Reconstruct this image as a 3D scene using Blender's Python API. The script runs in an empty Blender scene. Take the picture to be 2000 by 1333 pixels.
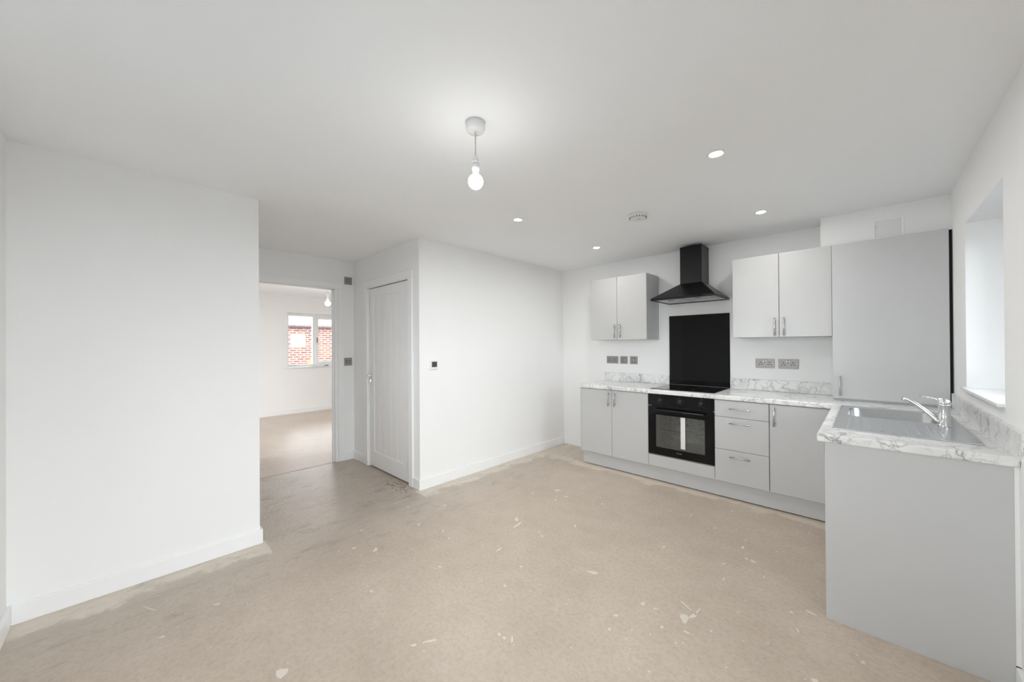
import bpy, bmesh, math, random
from mathutils import Vector, Matrix
random.seed(7)
S = bpy.context.scene
COL = S.collection
# ------------------------------------------------------------------ camera, sky, exposure
CAM_H = 1.3517
yaw, pitch, roll, F_PX = .7658, .0034, -.0066, 718.65
Fv = Vector((-math.sin(yaw), math.cos(yaw), 0)); Rv = Vector((math.cos(yaw), math.sin(yaw), 0)); Uv = Vector((0, 0, 1))
F2 = Fv*math.cos(pitch)+Uv*math.sin(pitch); U2 = Uv*math.cos(pitch)-Fv*math.sin(pitch)
R3 = Rv*math.cos(roll)+U2*math.sin(roll); U3 = U2*math.cos(roll)-Rv*math.sin(roll)
cam = bpy.data.cameras.new('camera'); camo = bpy.data.objects.new('camera', cam); COL.objects.link(camo)
M = Matrix.Identity(4)
for i in range(3):
    M[i][0] = R3[i]; M[i][1] = U3[i]; M[i][2] = -F2[i]
M[2][3] = CAM_H
camo.matrix_world = M
cam.sensor_width = 36; cam.lens = F_PX*36/2000; cam.shift_x = -1.42/2000; cam.shift_y = 6.76/2000; cam.clip_start = .02
S.camera = camo
S.view_settings.view_transform = 'Standard'; S.view_settings.look = 'None'
S.view_settings.gamma = 1; S.view_settings.use_curve_mapping = False
S.view_settings.exposure = 0.53
S.cycles.max_bounces = 14; S.cycles.diffuse_bounces = 10; S.cycles.glossy_bounces = 6; S.cycles.transparent_max_bounces = 12
S.cycles.caustics_reflective = False; S.cycles.caustics_refractive = False
S.cycles.sample_clamp_indirect = 6
SKY = 9.5           # overcast sky radiance
BULB = 28.0         # pendant lamp radiance
SPOT = 345.0          # recessed lamp radiance
FARBULB = 105.0
w = bpy.data.worlds.new('overcast_sky'); S.world = w; w.use_nodes = True
wn = w.node_tree; wn.nodes.clear()
wo = wn.nodes.new('ShaderNodeOutputWorld'); bg = wn.nodes.new('ShaderNodeBackground')
bg.inputs['Color'].default_value = (.90, .95, 1, 1); bg.inputs['Strength'].default_value = SKY
wn.links.new(bg.outputs[0], wo.inputs[0])

# ------------------------------------------------------------------ room numbers (metres, camera foot at the origin)
H = 2.375; XL = -3.028; XD = -4.49; YF = -.42; YE = .619; YC = 1.8835; YB = 4.164; XR = .422; XF = -8.4
SK = .0965; T = .1

def portal(x, y, z, rot, sx, sy):
    l = bpy.data.lights.new('window_portal', 'AREA'); l.shape = 'RECTANGLE'; l.size = sx; l.size_y = sy
    l.cycles.is_portal = True
    o = bpy.data.objects.new('window_portal', l); COL.objects.link(o); o.location = (x, y, z); o.rotation_euler = rot
portal(XR+.12, .55, 1.06, (0, math.radians(90), 0), 2.15, 1.3)       # garden door beside the camera, faces -x
portal(-1.35, YF-.14, 1.58, (math.radians(90), 0, 0), 1.4, 1.1)       # added window behind the camera, faces +y
portal(-6.75, -1.31, 1.06, (math.radians(90), 0, 0), 2.3, 2.15)        # added lounge garden door, faces +y
portal(XR+.22, 2.99, 1.57, (0, math.radians(90), 0), .97, .84)       # kitchen window, faces -x
portal(XF-.17, 2.8, 1.5, (0, math.radians(-90), 0), 1.1, 1.2)      # lounge window, faces +x

# ------------------------------------------------------------------ materials
def nmat(name):
    m = bpy.data.materials.new(name); m.use_nodes = True
    nt = m.node_tree; b = nt.nodes['Principled BSDF']
    return m, nt, b
def N(nt, t, **k):
    n = nt.nodes.new('ShaderNode'+t)
    for a, v in k.items():
        if a.startswith('i_'): n.inputs[a[2:].replace('_', ' ')].default_value = v
        else: setattr(n, a, v)
    return n
def coords(nt, scale=(1, 1, 1), loc=(0, 0, 0)):
    g = N(nt, 'NewGeometry'); m = N(nt, 'Mapping'); m.inputs['Scale'].default_value = scale; m.inputs['Location'].default_value = loc
    nt.links.new(g.outputs['Position'], m.inputs['Vector']); return m.outputs['Vector']
def ramp(nt, fac, stops):
    r = N(nt, 'ValToRGB'); e = r.color_ramp.elements
    while len(e) < len(stops): e.new(.5)
    for i, (p, c) in enumerate(stops):
        e[i].position = p; e[i].color = (*c, 1) if len(c) == 3 else c
    nt.links.new(fac, r.inputs['Fac']); return r.outputs['Color']
def mixc(nt, fac, a, b, mode='MIX'):
    m = N(nt, 'Mix', data_type='RGBA', blend_type=mode)
    for sock, v in ((m.inputs[0], fac), (m.inputs[6], a), (m.inputs[7], b)):
        if hasattr(v, 'is_output'): nt.links.new(v, sock)
        else: sock.default_value = v if not isinstance(v, tuple) or len(v) == 4 else (*v, 1)
    return m.outputs[2]
def math_n(nt, op, a, b=None, c=None, clamp=False):
    m = N(nt, 'Math', operation=op); m.use_clamp = clamp
    for i, v in enumerate((a, b, c)):
        if v is None: continue
        if hasattr(v, 'is_output'): nt.links.new(v, m.inputs[i])
        else: m.inputs[i].default_value = v
    return m.outputs[0]
def bump(nt, b, height, strength, dist=.002):
    n = N(nt, 'Bump'); n.inputs['Strength'].default_value = strength; n.inputs['Distance'].default_value = dist
    nt.links.new(height, n.inputs['Height']); nt.links.new(n.outputs[0], b.inputs['Normal'])
def plain(name, col, rough=.5, metal=0, noise=0, nscale=40, spec=.5, bumpv=0, coat=0):
    m, nt, b = nmat(name)
    b.inputs['Base Color'].default_value = (*col, 1); b.inputs['Roughness'].default_value = rough
    b.inputs['Metallic'].default_value = metal; b.inputs['Specular IOR Level'].default_value = spec
    b.inputs['Coat Weight'].default_value = coat; b.inputs['Coat Roughness'].default_value = .05
    if noise or bumpv:
        n = N(nt, 'TexNoise', i_Scale=nscale, i_Detail=3.0)
        nt.links.new(coords(nt), n.inputs['Vector'])
        if noise:
            d = tuple(max(0, c*(1-noise)) for c in col); u = tuple(min(1, c*(1+noise)) for c in col)
            nt.links.new(ramp(nt, n.outputs['Fac'], [(.3, d), (.7, u)]), b.inputs['Base Color'])
        if bumpv: bump(nt, b, n.outputs['Fac'], bumpv)
    return m
def emit(name, col, s):
    m = bpy.data.materials.new(name); m.use_nodes = True; nt = m.node_tree; nt.nodes.clear()
    o = N(nt, 'OutputMaterial'); e = N(nt, 'Emission'); e.inputs[0].default_value = (*col, 1); e.inputs[1].default_value = s
    nt.links.new(e.outputs[0], o.inputs[0]); return m
def glass(name, tint=(1, 1, 1), refl=1.0):
    m = bpy.data.materials.new(name); m.use_nodes = True; nt = m.node_tree; nt.nodes.clear()
    o = N(nt, 'OutputMaterial'); t = N(nt, 'BsdfTransparent'); t.inputs[0].default_value = (*tint, 1)
    g = N(nt, 'BsdfGlossy'); g.inputs['Roughness'].default_value = .02; f = N(nt, 'Fresnel'); f.inputs[0].default_value = 1.5
    mx = N(nt, 'MixShader'); k = math_n(nt, 'MULTIPLY', f.outputs[0], refl, clamp=True)
    nt.links.new(k, mx.inputs[0]); nt.links.new(t.outputs[0], mx.inputs[1]); nt.links.new(g.outputs[0], mx.inputs[2])
    nt.links.new(mx.outputs[0], o.inputs[0]); return m

def plaster(name, col):
    m, nt, b = nmat(name); b.inputs['Roughness'].default_value = .75; b.inputs['Specular IOR Level'].default_value = .3
    n = N(nt, 'TexNoise', i_Scale=1.3, i_Detail=4.0); v = coords(nt); nt.links.new(v, n.inputs['Vector'])
    d = tuple(c*.985 for c in col)
    nt.links.new(ramp(nt, n.outputs['Fac'], [(.35, d), (.65, col)]), b.inputs['Base Color'])
    n2 = N(nt, 'TexNoise', i_Scale=160.0, i_Detail=2.0); nt.links.new(v, n2.inputs['Vector'])
    bump(nt, b, n2.outputs['Fac'], .06, .001); return m
WALL = plaster('white_emulsion', (.88, .88, .878))
CEIL = plaster('ceiling_emulsion', (.905, .915, .925))
TRIM = plain('white_gloss_trim', (.88, .885, .89), .35, noise=.012, nscale=5)
DOORW = plain('white_satin_door', (.85, .852, .855), .4, noise=.01, nscale=8)
UPVC = plain('white_plastic', (.84, .85, .86), .3)
WPLAS = plain('white_fitting_plastic', (.78, .78, .77), .35)
GREY = plain('light_grey_cabinet', (.565, .568, .572), .33, noise=.012, nscale=3, spec=.5)
PALE = plain('pale_grey_cabinet', (.545, .545, .54), .33, noise=.01, nscale=3, spec=.5)
CARC = plain('mid_grey_carcass', (.53, .53, .53), .5)
DARKGAP = plain('dark_gap', (.03, .03, .03), .9)
NICKEL = plain('brushed_nickel', (.62, .61, .6), .28, 1, noise=.04, nscale=200)
PLATE = plain('satin_steel_plate', (.30, .285, .275), .45, .6, noise=.06, nscale=120)
ROCKER = plain('bright_rocker', (.5, .5, .49), .4, .7)
BOWLS = plain('shaded_bowl_steel', (.46, .465, .47), .3, 1, noise=.04, nscale=60)  # sink steel in a darker tone, shade inside the bowl put into its colour
BLACKP = plain('black_plastic', (.012, .012, .012), .45)
CHROME = plain('chrome', (.85, .86, .87), .07, 1)
STEEL = plain('stainless_steel', (.64, .65, .665), .27, 1, noise=.03, nscale=60)
BLACKG = plain('black_glass', (.004, .004, .005), .04, spec=.22)
HOB = plain('black_ceramic_glass', (.004, .004, .005), .02, spec=.6)
HOODM = plain('black_painted_steel', (.006, .006, .007), .3, spec=.28, noise=.1, nscale=80)
FILT = plain('aluminium_mesh_filter', (.6, .6, .61), .4, .8, noise=.15, nscale=300)
OVENIN = plain('grey_oven_enamel', (.44, .46, .46), .35, noise=.3, nscale=30)
OGLASS = glass('smoked_oven_glass', (.80, .83, .83), 2.6)
PANE = glass('clear_window_glass', (.97, .98, .975), .8)
PAPER = plain('white_paper_strip', (.78, .76, .74), .7, noise=.02, nscale=50)
BLUE = plain('blue_tape', (.05, .16, .38), .5)
DARKGREY = plain('dark_grey_screen', (.07, .07, .068), .35)  # plain dark grey of the thermostat screen and alarm vents
FLEX = plain('white_flex', (.6, .6, .58), .5)
HOLE = plain('black_socket_hole', (.004, .004, .004), .8)
MARK = plain('grey_print', (.16, .16, .16), .5)
GREYMETAL = plain('grey_metal_trim', (.28, .27, .26), .35, .7)
RED = plain('amber_lens', (.5, .12, .05), .3)
YEL = plain('yellow_plastic', (.85, .55, .06), .4)
TARM = plain('wet_tarmac', (.16, .17, .18), .6, noise=.25, nscale=6)
ROOFT = plain('clay_roof_tile', (.10, .06, .055), .7, noise=.5, nscale=14)
RENDER = plain('pale_render', (.78, .78, .80), .7, noise=.03, nscale=3)
CREAMP = plain('raw_paint_fleck', (.72, .66, .58), .6)
DUST = plain('brown_rubble', (.23, .19, .15), .9, noise=.4, nscale=60)

def floor_mat(name, tint=(1, 1, 1), hall=False):
    m, nt, b = nmat(name); v = coords(nt)
    n1 = N(nt, 'TexNoise', i_Scale=1.6, i_Detail=5.0, i_Roughness=.6); nt.links.new(v, n1.inputs['Vector'])
    n2 = N(nt, 'TexNoise', i_Scale=45.0, i_Detail=8.0, i_Roughness=.75); nt.links.new(v, n2.inputs['Vector'])
    n3 = N(nt, 'TexNoise', i_Scale=7.0, i_Detail=4.0, i_Roughness=.7); nt.links.new(v, n3.inputs['Vector'])
    base = ramp(nt, n1.outputs['Fac'], [(.3, (.53, .445, .365)), (.7, (.63, .54, .45))])
    grain = ramp(nt, n2.outputs['Fac'], [(.3, (.80, .79, .78)), (.55, (1, 1, 1)), (.8, (1.0, .985, .97))])
    c = mixc(nt, 1.0, base, grain, 'MULTIPLY')
    blot = ramp(nt, n3.outputs['Fac'], [(.3, (.93, .92, .91)), (.6, (1, 1, 1))])
    c = mixc(nt, 1.0, c, blot, 'MULTIPLY')
    if not hall:
        # pale plaster-dust bands left along the skirtings
        sp = N(nt, 'SeparateXYZ'); nt.links.new(v, sp.inputs[0])
        x, y = sp.outputs[0], sp.outputs[1]
        nn = N(nt, 'TexNoise', i_Scale=5.0, i_Detail=6.0, i_Roughness=.65); nt.links.new(v, nn.inputs['Vector'])
        wob = math_n(nt, 'MULTIPLY', math_n(nt, 'SUBTRACT', nn.outputs['Fac'], .5), .38)
        dx = math_n(nt, 'SUBTRACT', x, XL)
        out = math_n(nt, 'ADD', math_n(nt, 'LESS_THAN', y, YE+.03), math_n(nt, 'GREATER_THAN', y, YC-.05), clamp=True)
        band = math_n(nt, 'MULTIPLY', math_n(nt, 'SUBTRACT', 1.0, math_n(nt, 'DIVIDE', math_n(nt, 'SUBTRACT', math_n(nt, 'ADD', dx, wob), .13), .05), clamp=True), out)
        band = math_n(nt, 'MULTIPLY', band, math_n(nt, 'GREATER_THAN', dx, -.02))
        dy = math_n(nt, 'SUBTRACT', 3.62, y)
        band2 = math_n(nt, 'SUBTRACT', 1.0, math_n(nt, 'DIVIDE', math_n(nt, 'SUBTRACT', math_n(nt, 'ADD', dy, wob), .07), .06), clamp=True)
        band2 = math_n(nt, 'MULTIPLY', band2, math_n(nt, 'GREATER_THAN', x, XL))
        dusty = math_n(nt, 'MULTIPLY', math_n(nt, 'MAXIMUM', band, math_n(nt, 'MULTIPLY', band2, .6)), .95, clamp=True)
        c = mixc(nt, dusty, c, (.80, .71, .60))
        # darker worn scuffs beside the dust line and worn hall
        n4 = N(nt, 'TexNoise', i_Scale=11.0, i_Detail=7.0, i_Roughness=.75); nt.links.new(coords(nt, (1, .35, 1)), n4.inputs['Vector'])
        s = ramp(nt, n4.outputs['Fac'], [(.52, (0, 0, 0)), (.66, (1, 1, 1))])
        near = math_n(nt, 'SUBTRACT', 1.0, math_n(nt, 'DIVIDE', math_n(nt, 'ABSOLUTE', math_n(nt, 'SUBTRACT', dx, .38)), .40), clamp=True)
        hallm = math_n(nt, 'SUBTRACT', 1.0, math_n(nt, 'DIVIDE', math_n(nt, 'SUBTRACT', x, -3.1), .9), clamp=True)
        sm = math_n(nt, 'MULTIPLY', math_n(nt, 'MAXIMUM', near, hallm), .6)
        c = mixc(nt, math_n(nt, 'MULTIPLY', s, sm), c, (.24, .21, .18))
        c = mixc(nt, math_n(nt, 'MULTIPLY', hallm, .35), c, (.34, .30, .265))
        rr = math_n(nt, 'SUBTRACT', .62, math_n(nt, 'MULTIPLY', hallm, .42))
        nt.links.new(rr, b.inputs['Roughness'])
    else:
        c = mixc(nt, 1.0, c, tint, 'MULTIPLY'); b.inputs['Roughness'].default_value = .28
    nt.links.new(c, b.inputs['Base Color']); b.inputs['Specular IOR Level'].default_value = .5
    nb = N(nt, 'TexNoise', i_Scale=38.0, i_Detail=8.0, i_Roughness=.7); nt.links.new(coords(nt, (1, 1, 1)), nb.inputs['Vector'])
    bump(nt, b, nb.outputs['Fac'], .5, .006)
    return m
FLOOR = floor_mat('chipboard_floor')
FLOOR2 = floor_mat('lounge_screed_floor', (1.0, .97, .96), True)

def marble():
    m, nt, b = nmat('white_marble_laminate'); v = coords(nt)
    wn_ = N(nt, 'TexNoise', i_Scale=4.0, i_Detail=5.0, i_Roughness=.6); nt.links.new(v, wn_.inputs['Vector'])
    wv = N(nt, 'VectorMath', operation='MULTIPLY_ADD'); nt.links.new(wn_.outputs['Color'], wv.inputs[0]); wv.inputs[1].default_value = (.32,)*3; nt.links.new(v, wv.inputs[2])
    def veins(scale, wdt, loc):
        mp = N(nt, 'Mapping'); mp.inputs['Location'].default_value = loc; nt.links.new(wv.outputs[0], mp.inputs['Vector'])
        vo = N(nt, 'TexVoronoi', feature='DISTANCE_TO_EDGE', i_Scale=scale); nt.links.new(mp.outputs[0], vo.inputs['Vector'])
        return ramp(nt, vo.outputs['Distance'], [(0, (1, 1, 1)), (wdt, (.25, .25, .25)), (wdt*2.5, (0, 0, 0))])
    a = veins(7, .035, (0, 0, 0)); c2 = veins(17, .05, (3, 1, 2))
    mask = N(nt, 'TexNoise', i_Scale=5.5, i_Detail=4.0); nt.links.new(v, mask.inputs['Vector'])
    mk = ramp(nt, mask.outputs['Fac'], [(.43, (0, 0, 0)), (.59, (1, 1, 1))])
    mask2 = N(nt, 'TexNoise', i_Scale=8.0, i_Detail=3.0); nt.links.new(coords(nt, loc=(5, 3, 1)), mask2.inputs['Vector'])
    mk2 = ramp(nt, mask2.outputs['Fac'], [(.42, (0, 0, 0)), (.62, (1, 1, 1))])
    k = math_n(nt, 'MAXIMUM', math_n(nt, 'MULTIPLY', a, mk), math_n(nt, 'MULTIPLY', math_n(nt, 'MULTIPLY', c2, mk2), .7))
    cloud = ramp(nt, wn_.outputs['Fac'], [(.35, (.74, .74, .735)), (.6, (.86, .86, .85))])
    c = mixc(nt, math_n(nt, 'MULTIPLY', k, .85, clamp=True), cloud, (.16, .165, .17))
    nt.links.new(c, b.inputs['Base Color']); b.inputs['Roughness'].default_value = .28
    return m
MARBLE = marble()
def brick_mat():
    m, nt, b = nmat('orange_facing_brick'); g = N(nt, 'NewGeometry')
    sp = N(nt, 'SeparateXYZ'); nt.links.new(g.outputs['Position'], sp.inputs[0]); cb = N(nt, 'CombineXYZ')
    nt.links.new(sp.outputs[1], cb.inputs[0]); nt.links.new(sp.outputs[2], cb.inputs[1])
    br = N(nt, 'TexBrick'); br.inputs['Scale'].default_value = 1; br.inputs['Brick Width'].default_value = .225; br.inputs['Row Height'].default_value = .075
    br.inputs['Mortar Size'].default_value = .016; br.inputs['Color1'].default_value = (.17, .055, .026, 1); br.inputs['Color2'].default_value = (.075, .022, .016, 1); br.inputs['Mortar'].default_value = (.22, .17, .15, 1)
    nt.links.new(cb.outputs[0], br.inputs['Vector'])
    n = N(nt, 'TexNoise', i_Scale=12.0, i_Detail=4.0); nt.links.new(g.outputs['Position'], n.inputs['Vector'])
    nt.links.new(mixc(nt, 1.0, br.outputs['Color'], ramp(nt, n.outputs['Fac'], [(.3, (.7, .7, .75)), (.7, (1.2, 1.2, 1.2))]), 'MULTIPLY'), b.inputs['Base Color'])
    b.inputs['Roughness'].default_value = .8; return m
BRICK = brick_mat()

# ------------------------------------------------------------------ mesh helpers
def tag(o, label=None, cat=None, group=None, kind=None):
    if label: o['label'] = label
    if cat: o['category'] = cat
    if group: o['group'] = group
    if kind: o['kind'] = kind
    return o
def root_origin(p):
    v = Vector((0, 0, 0))
    while p is not None: v = v+Vector(p.location); p = p.parent
    return v
def thing(name, loc, label, cat, group=None, kind=None):
    o = bpy.data.objects.new(name, None); COL.objects.link(o); o.location = loc; o.empty_display_size = .05
    return tag(o, label, cat, group, kind)
class MB:
    def __init__(s): s.v = []; s.f = []; s.sm = []
    def add(s, vs, fs, smooth=False):
        k = len(s.v); s.v += [tuple(v) for v in vs]; s.f += [tuple(i+k for i in f) for f in fs]; s.sm += [smooth]*len(fs); return s
    def box(s, x0, x1, y0, y1, z0, z1):
        if x0 > x1: x0, x1 = x1, x0
        if y0 > y1: y0, y1 = y1, y0
        if z0 > z1: z0, z1 = z1, z0
        return s.add([(x0, y0, z0), (x1, y0, z0), (x1, y1, z0), (x0, y1, z0), (x0, y0, z1), (x1, y0, z1), (x1, y1, z1), (x0, y1, z1)],
                     [(0, 3, 2, 1), (4, 5, 6, 7), (0, 1, 5, 4), (1, 2, 6, 5), (2, 3, 7, 6), (3, 0, 4, 7)])
    def tube(s, pts, r, n=16, cap=True, smooth=True):
        rs = r if isinstance(r, (list, tuple)) else [r]*len(pts); pts = [Vector(p) for p in pts]
        t0 = (pts[1]-pts[0]).normalized(); a = Vector((0, 0, 1)) if abs(t0.z) < .9 else Vector((1, 0, 0))
        u = t0.cross(a).normalized(); vs = []; fs = []
        for i, p in enumerate(pts):
            t = (pts[min(i+1, len(pts)-1)]-pts[max(i-1, 0)]).normalized()
            u = (u-t*u.dot(t)).normalized(); w_ = t.cross(u)
            for j in range(n):
                q = 2*math.pi*j/n; vs.append(p+(u*math.cos(q)+w_*math.sin(q))*rs[i])
        for i in range(len(pts)-1):
            for j in range(n): fs.append((i*n+j, i*n+(j+1) % n, (i+1)*n+(j+1) % n, (i+1)*n+j))
        s.add(vs, fs, smooth)
        if cap:
            k = len(s.v)-len(vs)
            s.f += [tuple(k+j for j in reversed(range(n))), tuple(k+(len(pts)-1)*n+j for j in range(n))]; s.sm += [False, False]
        return s
    def lathe(s, c, prof, n=32, axis='z', smooth=True):
        # prof: (radius, height along axis)
        vs = []; fs = []
        for r, h in prof:
            for j in range(n):
                q = 2*math.pi*j/n; a, b_ = r*math.cos(q), r*math.sin(q)
                d = {'z': (a, b_, h), 'y': (a, h, b_), 'x': (h, a, b_)}[axis]
                vs.append((c[0]+d[0], c[1]+d[1], c[2]+d[2]))
        for i in range(len(prof)-1):
            for j in range(n): fs.append((i*n+j, i*n+(j+1) % n, (i+1)*n+(j+1) % n, (i+1)*n+j))
        s.add(vs, fs, smooth); k = len(s.v)-len(vs)
        if prof[0][0] > 1e-5: s.f.append(tuple(k+j for j in range(n))); s.sm.append(False)
        if prof[-1][0] > 1e-5: s.f.append(tuple(k+(len(prof)-1)*n+j for j in range(n))); s.sm.append(False)
        return s
    def prism(s, poly, axis, a0, a1):
        n = len(poly)
        def P(p, h): return {'x': (h, p[0], p[1]), 'y': (p[0], h, p[1]), 'z': (p[0], p[1], h)}[axis]
        vs = [P(p, a0) for p in poly]+[P(p, a1) for p in poly]
        fs = [tuple(range(n)), tuple(range(2*n-1, n-1, -1))]+[(i, (i+1) % n, n+(i+1) % n, n+i) for i in range(n)]
        return s.add(vs, fs)
    def cells(s, xs, ys, z0, z1, keep, axis='z'):
        # solid made of grid cells; keep(i,j) says which cells are filled
        nx, ny = len(xs)-1, len(ys)-1
        def P(a, b_, h): return {'z': (a, b_, h), 'y': (a, h, b_), 'x': (h, a, b_)}[axis]
        def q(*p): s.add(p, [(0, 1, 2, 3)])
        K = lambda i, j: 0 <= i < nx and 0 <= j < ny and keep(i, j)
        for i in range(nx):
            for j in range(ny):
                if not K(i, j): continue
                a, b_, c, d = xs[i], xs[i+1], ys[j], ys[j+1]
                q(P(a, c, z1), P(b_, c, z1), P(b_, d, z1), P(a, d, z1)); q(P(a, d, z0), P(b_, d, z0), P(b_, c, z0), P(a, c, z0))
                if not K(i-1, j): q(P(a, c, z0), P(a, c, z1), P(a, d, z1), P(a, d, z0))
                if not K(i+1, j): q(P(b_, c, z0), P(b_, d, z0), P(b_, d, z1), P(b_, c, z1))
                if not K(i, j-1): q(P(a, c, z0), P(b_, c, z0), P(b_, c, z1), P(a, c, z1))
                if not K(i, j+1): q(P(a, d, z0), P(a, d, z1), P(b_, d, z1), P(b_, d, z0))
        return s
    def build(s, name, mat, parent=None, bevel=0, seg=2, weld=True, label=None):
        me = bpy.data.meshes.new(name); o0 = root_origin(parent)
        me.from_pydata([Vector(v)-o0 for v in s.v], [], s.f)
        for p, q in zip(me.polygons, s.sm): p.use_smooth = q
        bm = bmesh.new(); bm.from_mesh(me)
        if weld: bmesh.ops.remove_doubles(bm, verts=bm.verts, dist=1e-5)
        bmesh.ops.recalc_face_normals(bm, faces=bm.faces); bm.to_mesh(me); bm.free()
        me.materials.append(mat)
        o = bpy.data.objects.new(name, me); COL.objects.link(o)
        if parent is not None: o.parent = parent
        if bevel:
            b = o.modifiers.new('bevel', 'BEVEL'); b.width = bevel; b.segments = seg; b.limit_method = 'ANGLE'; b.angle_limit = math.radians(40)
        if label: o['label'] = label
        return o
def struct(mb, name, mat, label, cat, bevel=0, parent=None):
    o = mb.build(name, mat, parent, bevel)
    if parent is None: tag(o, label, cat, None, 'structure')
    elif label: o['label'] = label
    return o
def copy_tree(o, parent=None):
    c = o.copy(); COL.objects.link(c)
    if parent is not None: c.parent = parent
    for ch in list(o.children): copy_tree(ch, c)
    return c
# ------------------------------------------------------------------ shell
fl = struct(MB().box(XD-.006, XR+.3, YF-.1, YB+.1, -.03, 0), 'floor', FLOOR, 'beige chipboard floor with paint flecks in kitchen and hall', 'floor')
fl2 = struct(MB().box(XF-.1, XD-.020, -1.2, YB+.1, -.03, 0), 'floor', FLOOR2, 'smooth pinkish grey floor of the lounge beyond the doorway', 'floor')
struct(MB().box(XD-.2, XD+.2, -.5, 2.2, -.06, -.031), 'trim_1', DARKGAP, 'dark joint across the doorway between the two floors', 'joint')
struct(MB().box(XD-.05, XR+.3, YF-.1, YB+.1, H, H+.1), 'ceiling', CEIL, 'white ceiling over the kitchen and hall', 'ceiling')
struct(MB().box(XF-.1, XD-.05, -1.2, YB+.1, H+.02, H+.12), 'ceiling', CEIL, 'white ceiling of the lounge beyond the doorway', 'ceiling')
struct(MB().box(XL-T, XL, YF, YE, 0, H), 'wall_left', WALL, 'plain white wall panel filling the left of the room', 'wall')
struct(MB().box(XD, XL-T, YE-T, YE, 0, H), 'wall_hall_left', WALL, 'white return wall on the left side of the hall', 'wall')
DY0, DY1, DH = .865, 1.665, 2.035
struct(MB().cells([-1.2, DY0-.03, DY1+.03, YB+.1], [0, DH+.03, H+.02], XD-T, XD, lambda i, j: not (i == 1 and j == 0), 'x'), 'wall_hall_end', WALL, 'white hall end wall holding the lounge doorway', 'wall')
struct(MB().cells([XD, -4.105, -3.205, XL-T], [0, 2.035, H], YC, YC+T, lambda i, j: not (i == 1 and j == 0), 'y'), 'wall_cupboard', WALL, 'white wall around the closed cupboard door', 'wall')
struct(MB().box(XL-T, XL, YC, YB, 0, H), 'wall_middle', WALL, 'white wall with the thermostat, right of the cupboard door', 'wall')
struct(MB().box(XD, XR+.3, YB, YB+T, 0, H), 'wall_back', WALL, 'white kitchen wall behind the hob and wall cabinets', 'wall')
WY0, WY1, WZ0, WZ1 = 2.57, 3.406, 1.075, 2.0545
struct(MB().cells([YF, -.10, 1.20, WY0, WY1, YB], [0, WZ0, WZ1, 2.13, H], XR, XR+.3, lambda i, j: not ((i == 3 and j == 1) or (i == 1 and j < 3)), 'x'), 'wall_right', WALL, 'white wall on the right with the recessed window', 'wall')
struct(MB().cells([XL-T, -2.05, -.65, XR+.3], [0, 1.03, 2.13, H], YF-T-.1, YF, lambda i, j: not (i == 1 and j == 1), 'y'), 'wall_front', WALL, 'white wall behind the camera with one added window', 'wall')
# lounge walls
LW0, LW1, LZ0, LZ1 = 2.2, 3.4, .945, 2.052
struct(MB().cells([-1.2, LW0, LW1, YB+.1], [0, LZ0-.02, LZ1, H+.02], XF-.3, XF, lambda i, j: not (i == 1 and j == 1), 'x'), 'wall_lounge_far', WALL, 'far white lounge wall around the window seen through the doorway', 'wall')
struct(MB().cells([XF, -7.9, -5.6, XD-T], [0, 2.13, H+.02], -1.4, -1.2, lambda i, j: not (i == 1 and j == 0), 'y'), 'wall_lounge_left', WALL, 'left side wall of the lounge with added glazed doors', 'wall')
struct(MB().box(XF, XD-T, YB, YB+.1, 0, H+.02), 'wall_lounge_right', WALL, 'right side wall of the lounge', 'wall')
# boxed-in bulkhead above the boiler cabinet
struct(MB().box(-.265, XR, 3.915, YB, 2.1275, H), 'trim_2', WALL, 'white boxed bulkhead under the ceiling above the tall cabinet', 'bulkhead')

def skirt(name, pts, label):
    # pts: ((x0,x1,y0,y1)) footprint, chamfered top by bevel
    mb = MB().box(*pts, 0, SK)
    o = mb.build(name, TRIM, None, .003); tag(o, label, 'skirting board', None, 'structure'); return o
s = .015
skirt('baseboard_left', (XL, XL+s, YF+s, YE+s), 'white skirting along the long wall at the left')
skirt('baseboard_front', (XL, XR, YF, YF+s), 'white skirting on the wall behind the camera')
skirt('baseboard_hall_left', (XD+s, XL, YE, YE+s), 'white skirting on the left return wall of the hall')
skirt('baseboard_hall_end', (XD, XD+s, DY1+.07, YC-s), 'short white skirting between lounge doorway and hall corner')
skirt('baseboard_cupboard_left', (XD, -4.172, YC-s, YC), 'short white skirting left of the cupboard door')
skirt('baseboard_cupboard_right', (-3.134, XL+s, YC-s, YC), 'very short white skirting right of the cupboard door')
skirt('baseboard_middle', (XL, XL+s, YC, YB-s), 'white skirting below the thermostat')
skirt('baseboard_back', (XL, -2.40, YB-s, YB), 'white skirting on the back wall beside the left base cabinet')
skirt('baseboard_right', (XR-s, XR, 1.22, 2.372), 'white skirting on the right wall in front of the grey end panel')
skirt('baseboard_lounge', (XF, XF+s, -1.19, YB), 'white skirting under the lounge window wall')

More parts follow.
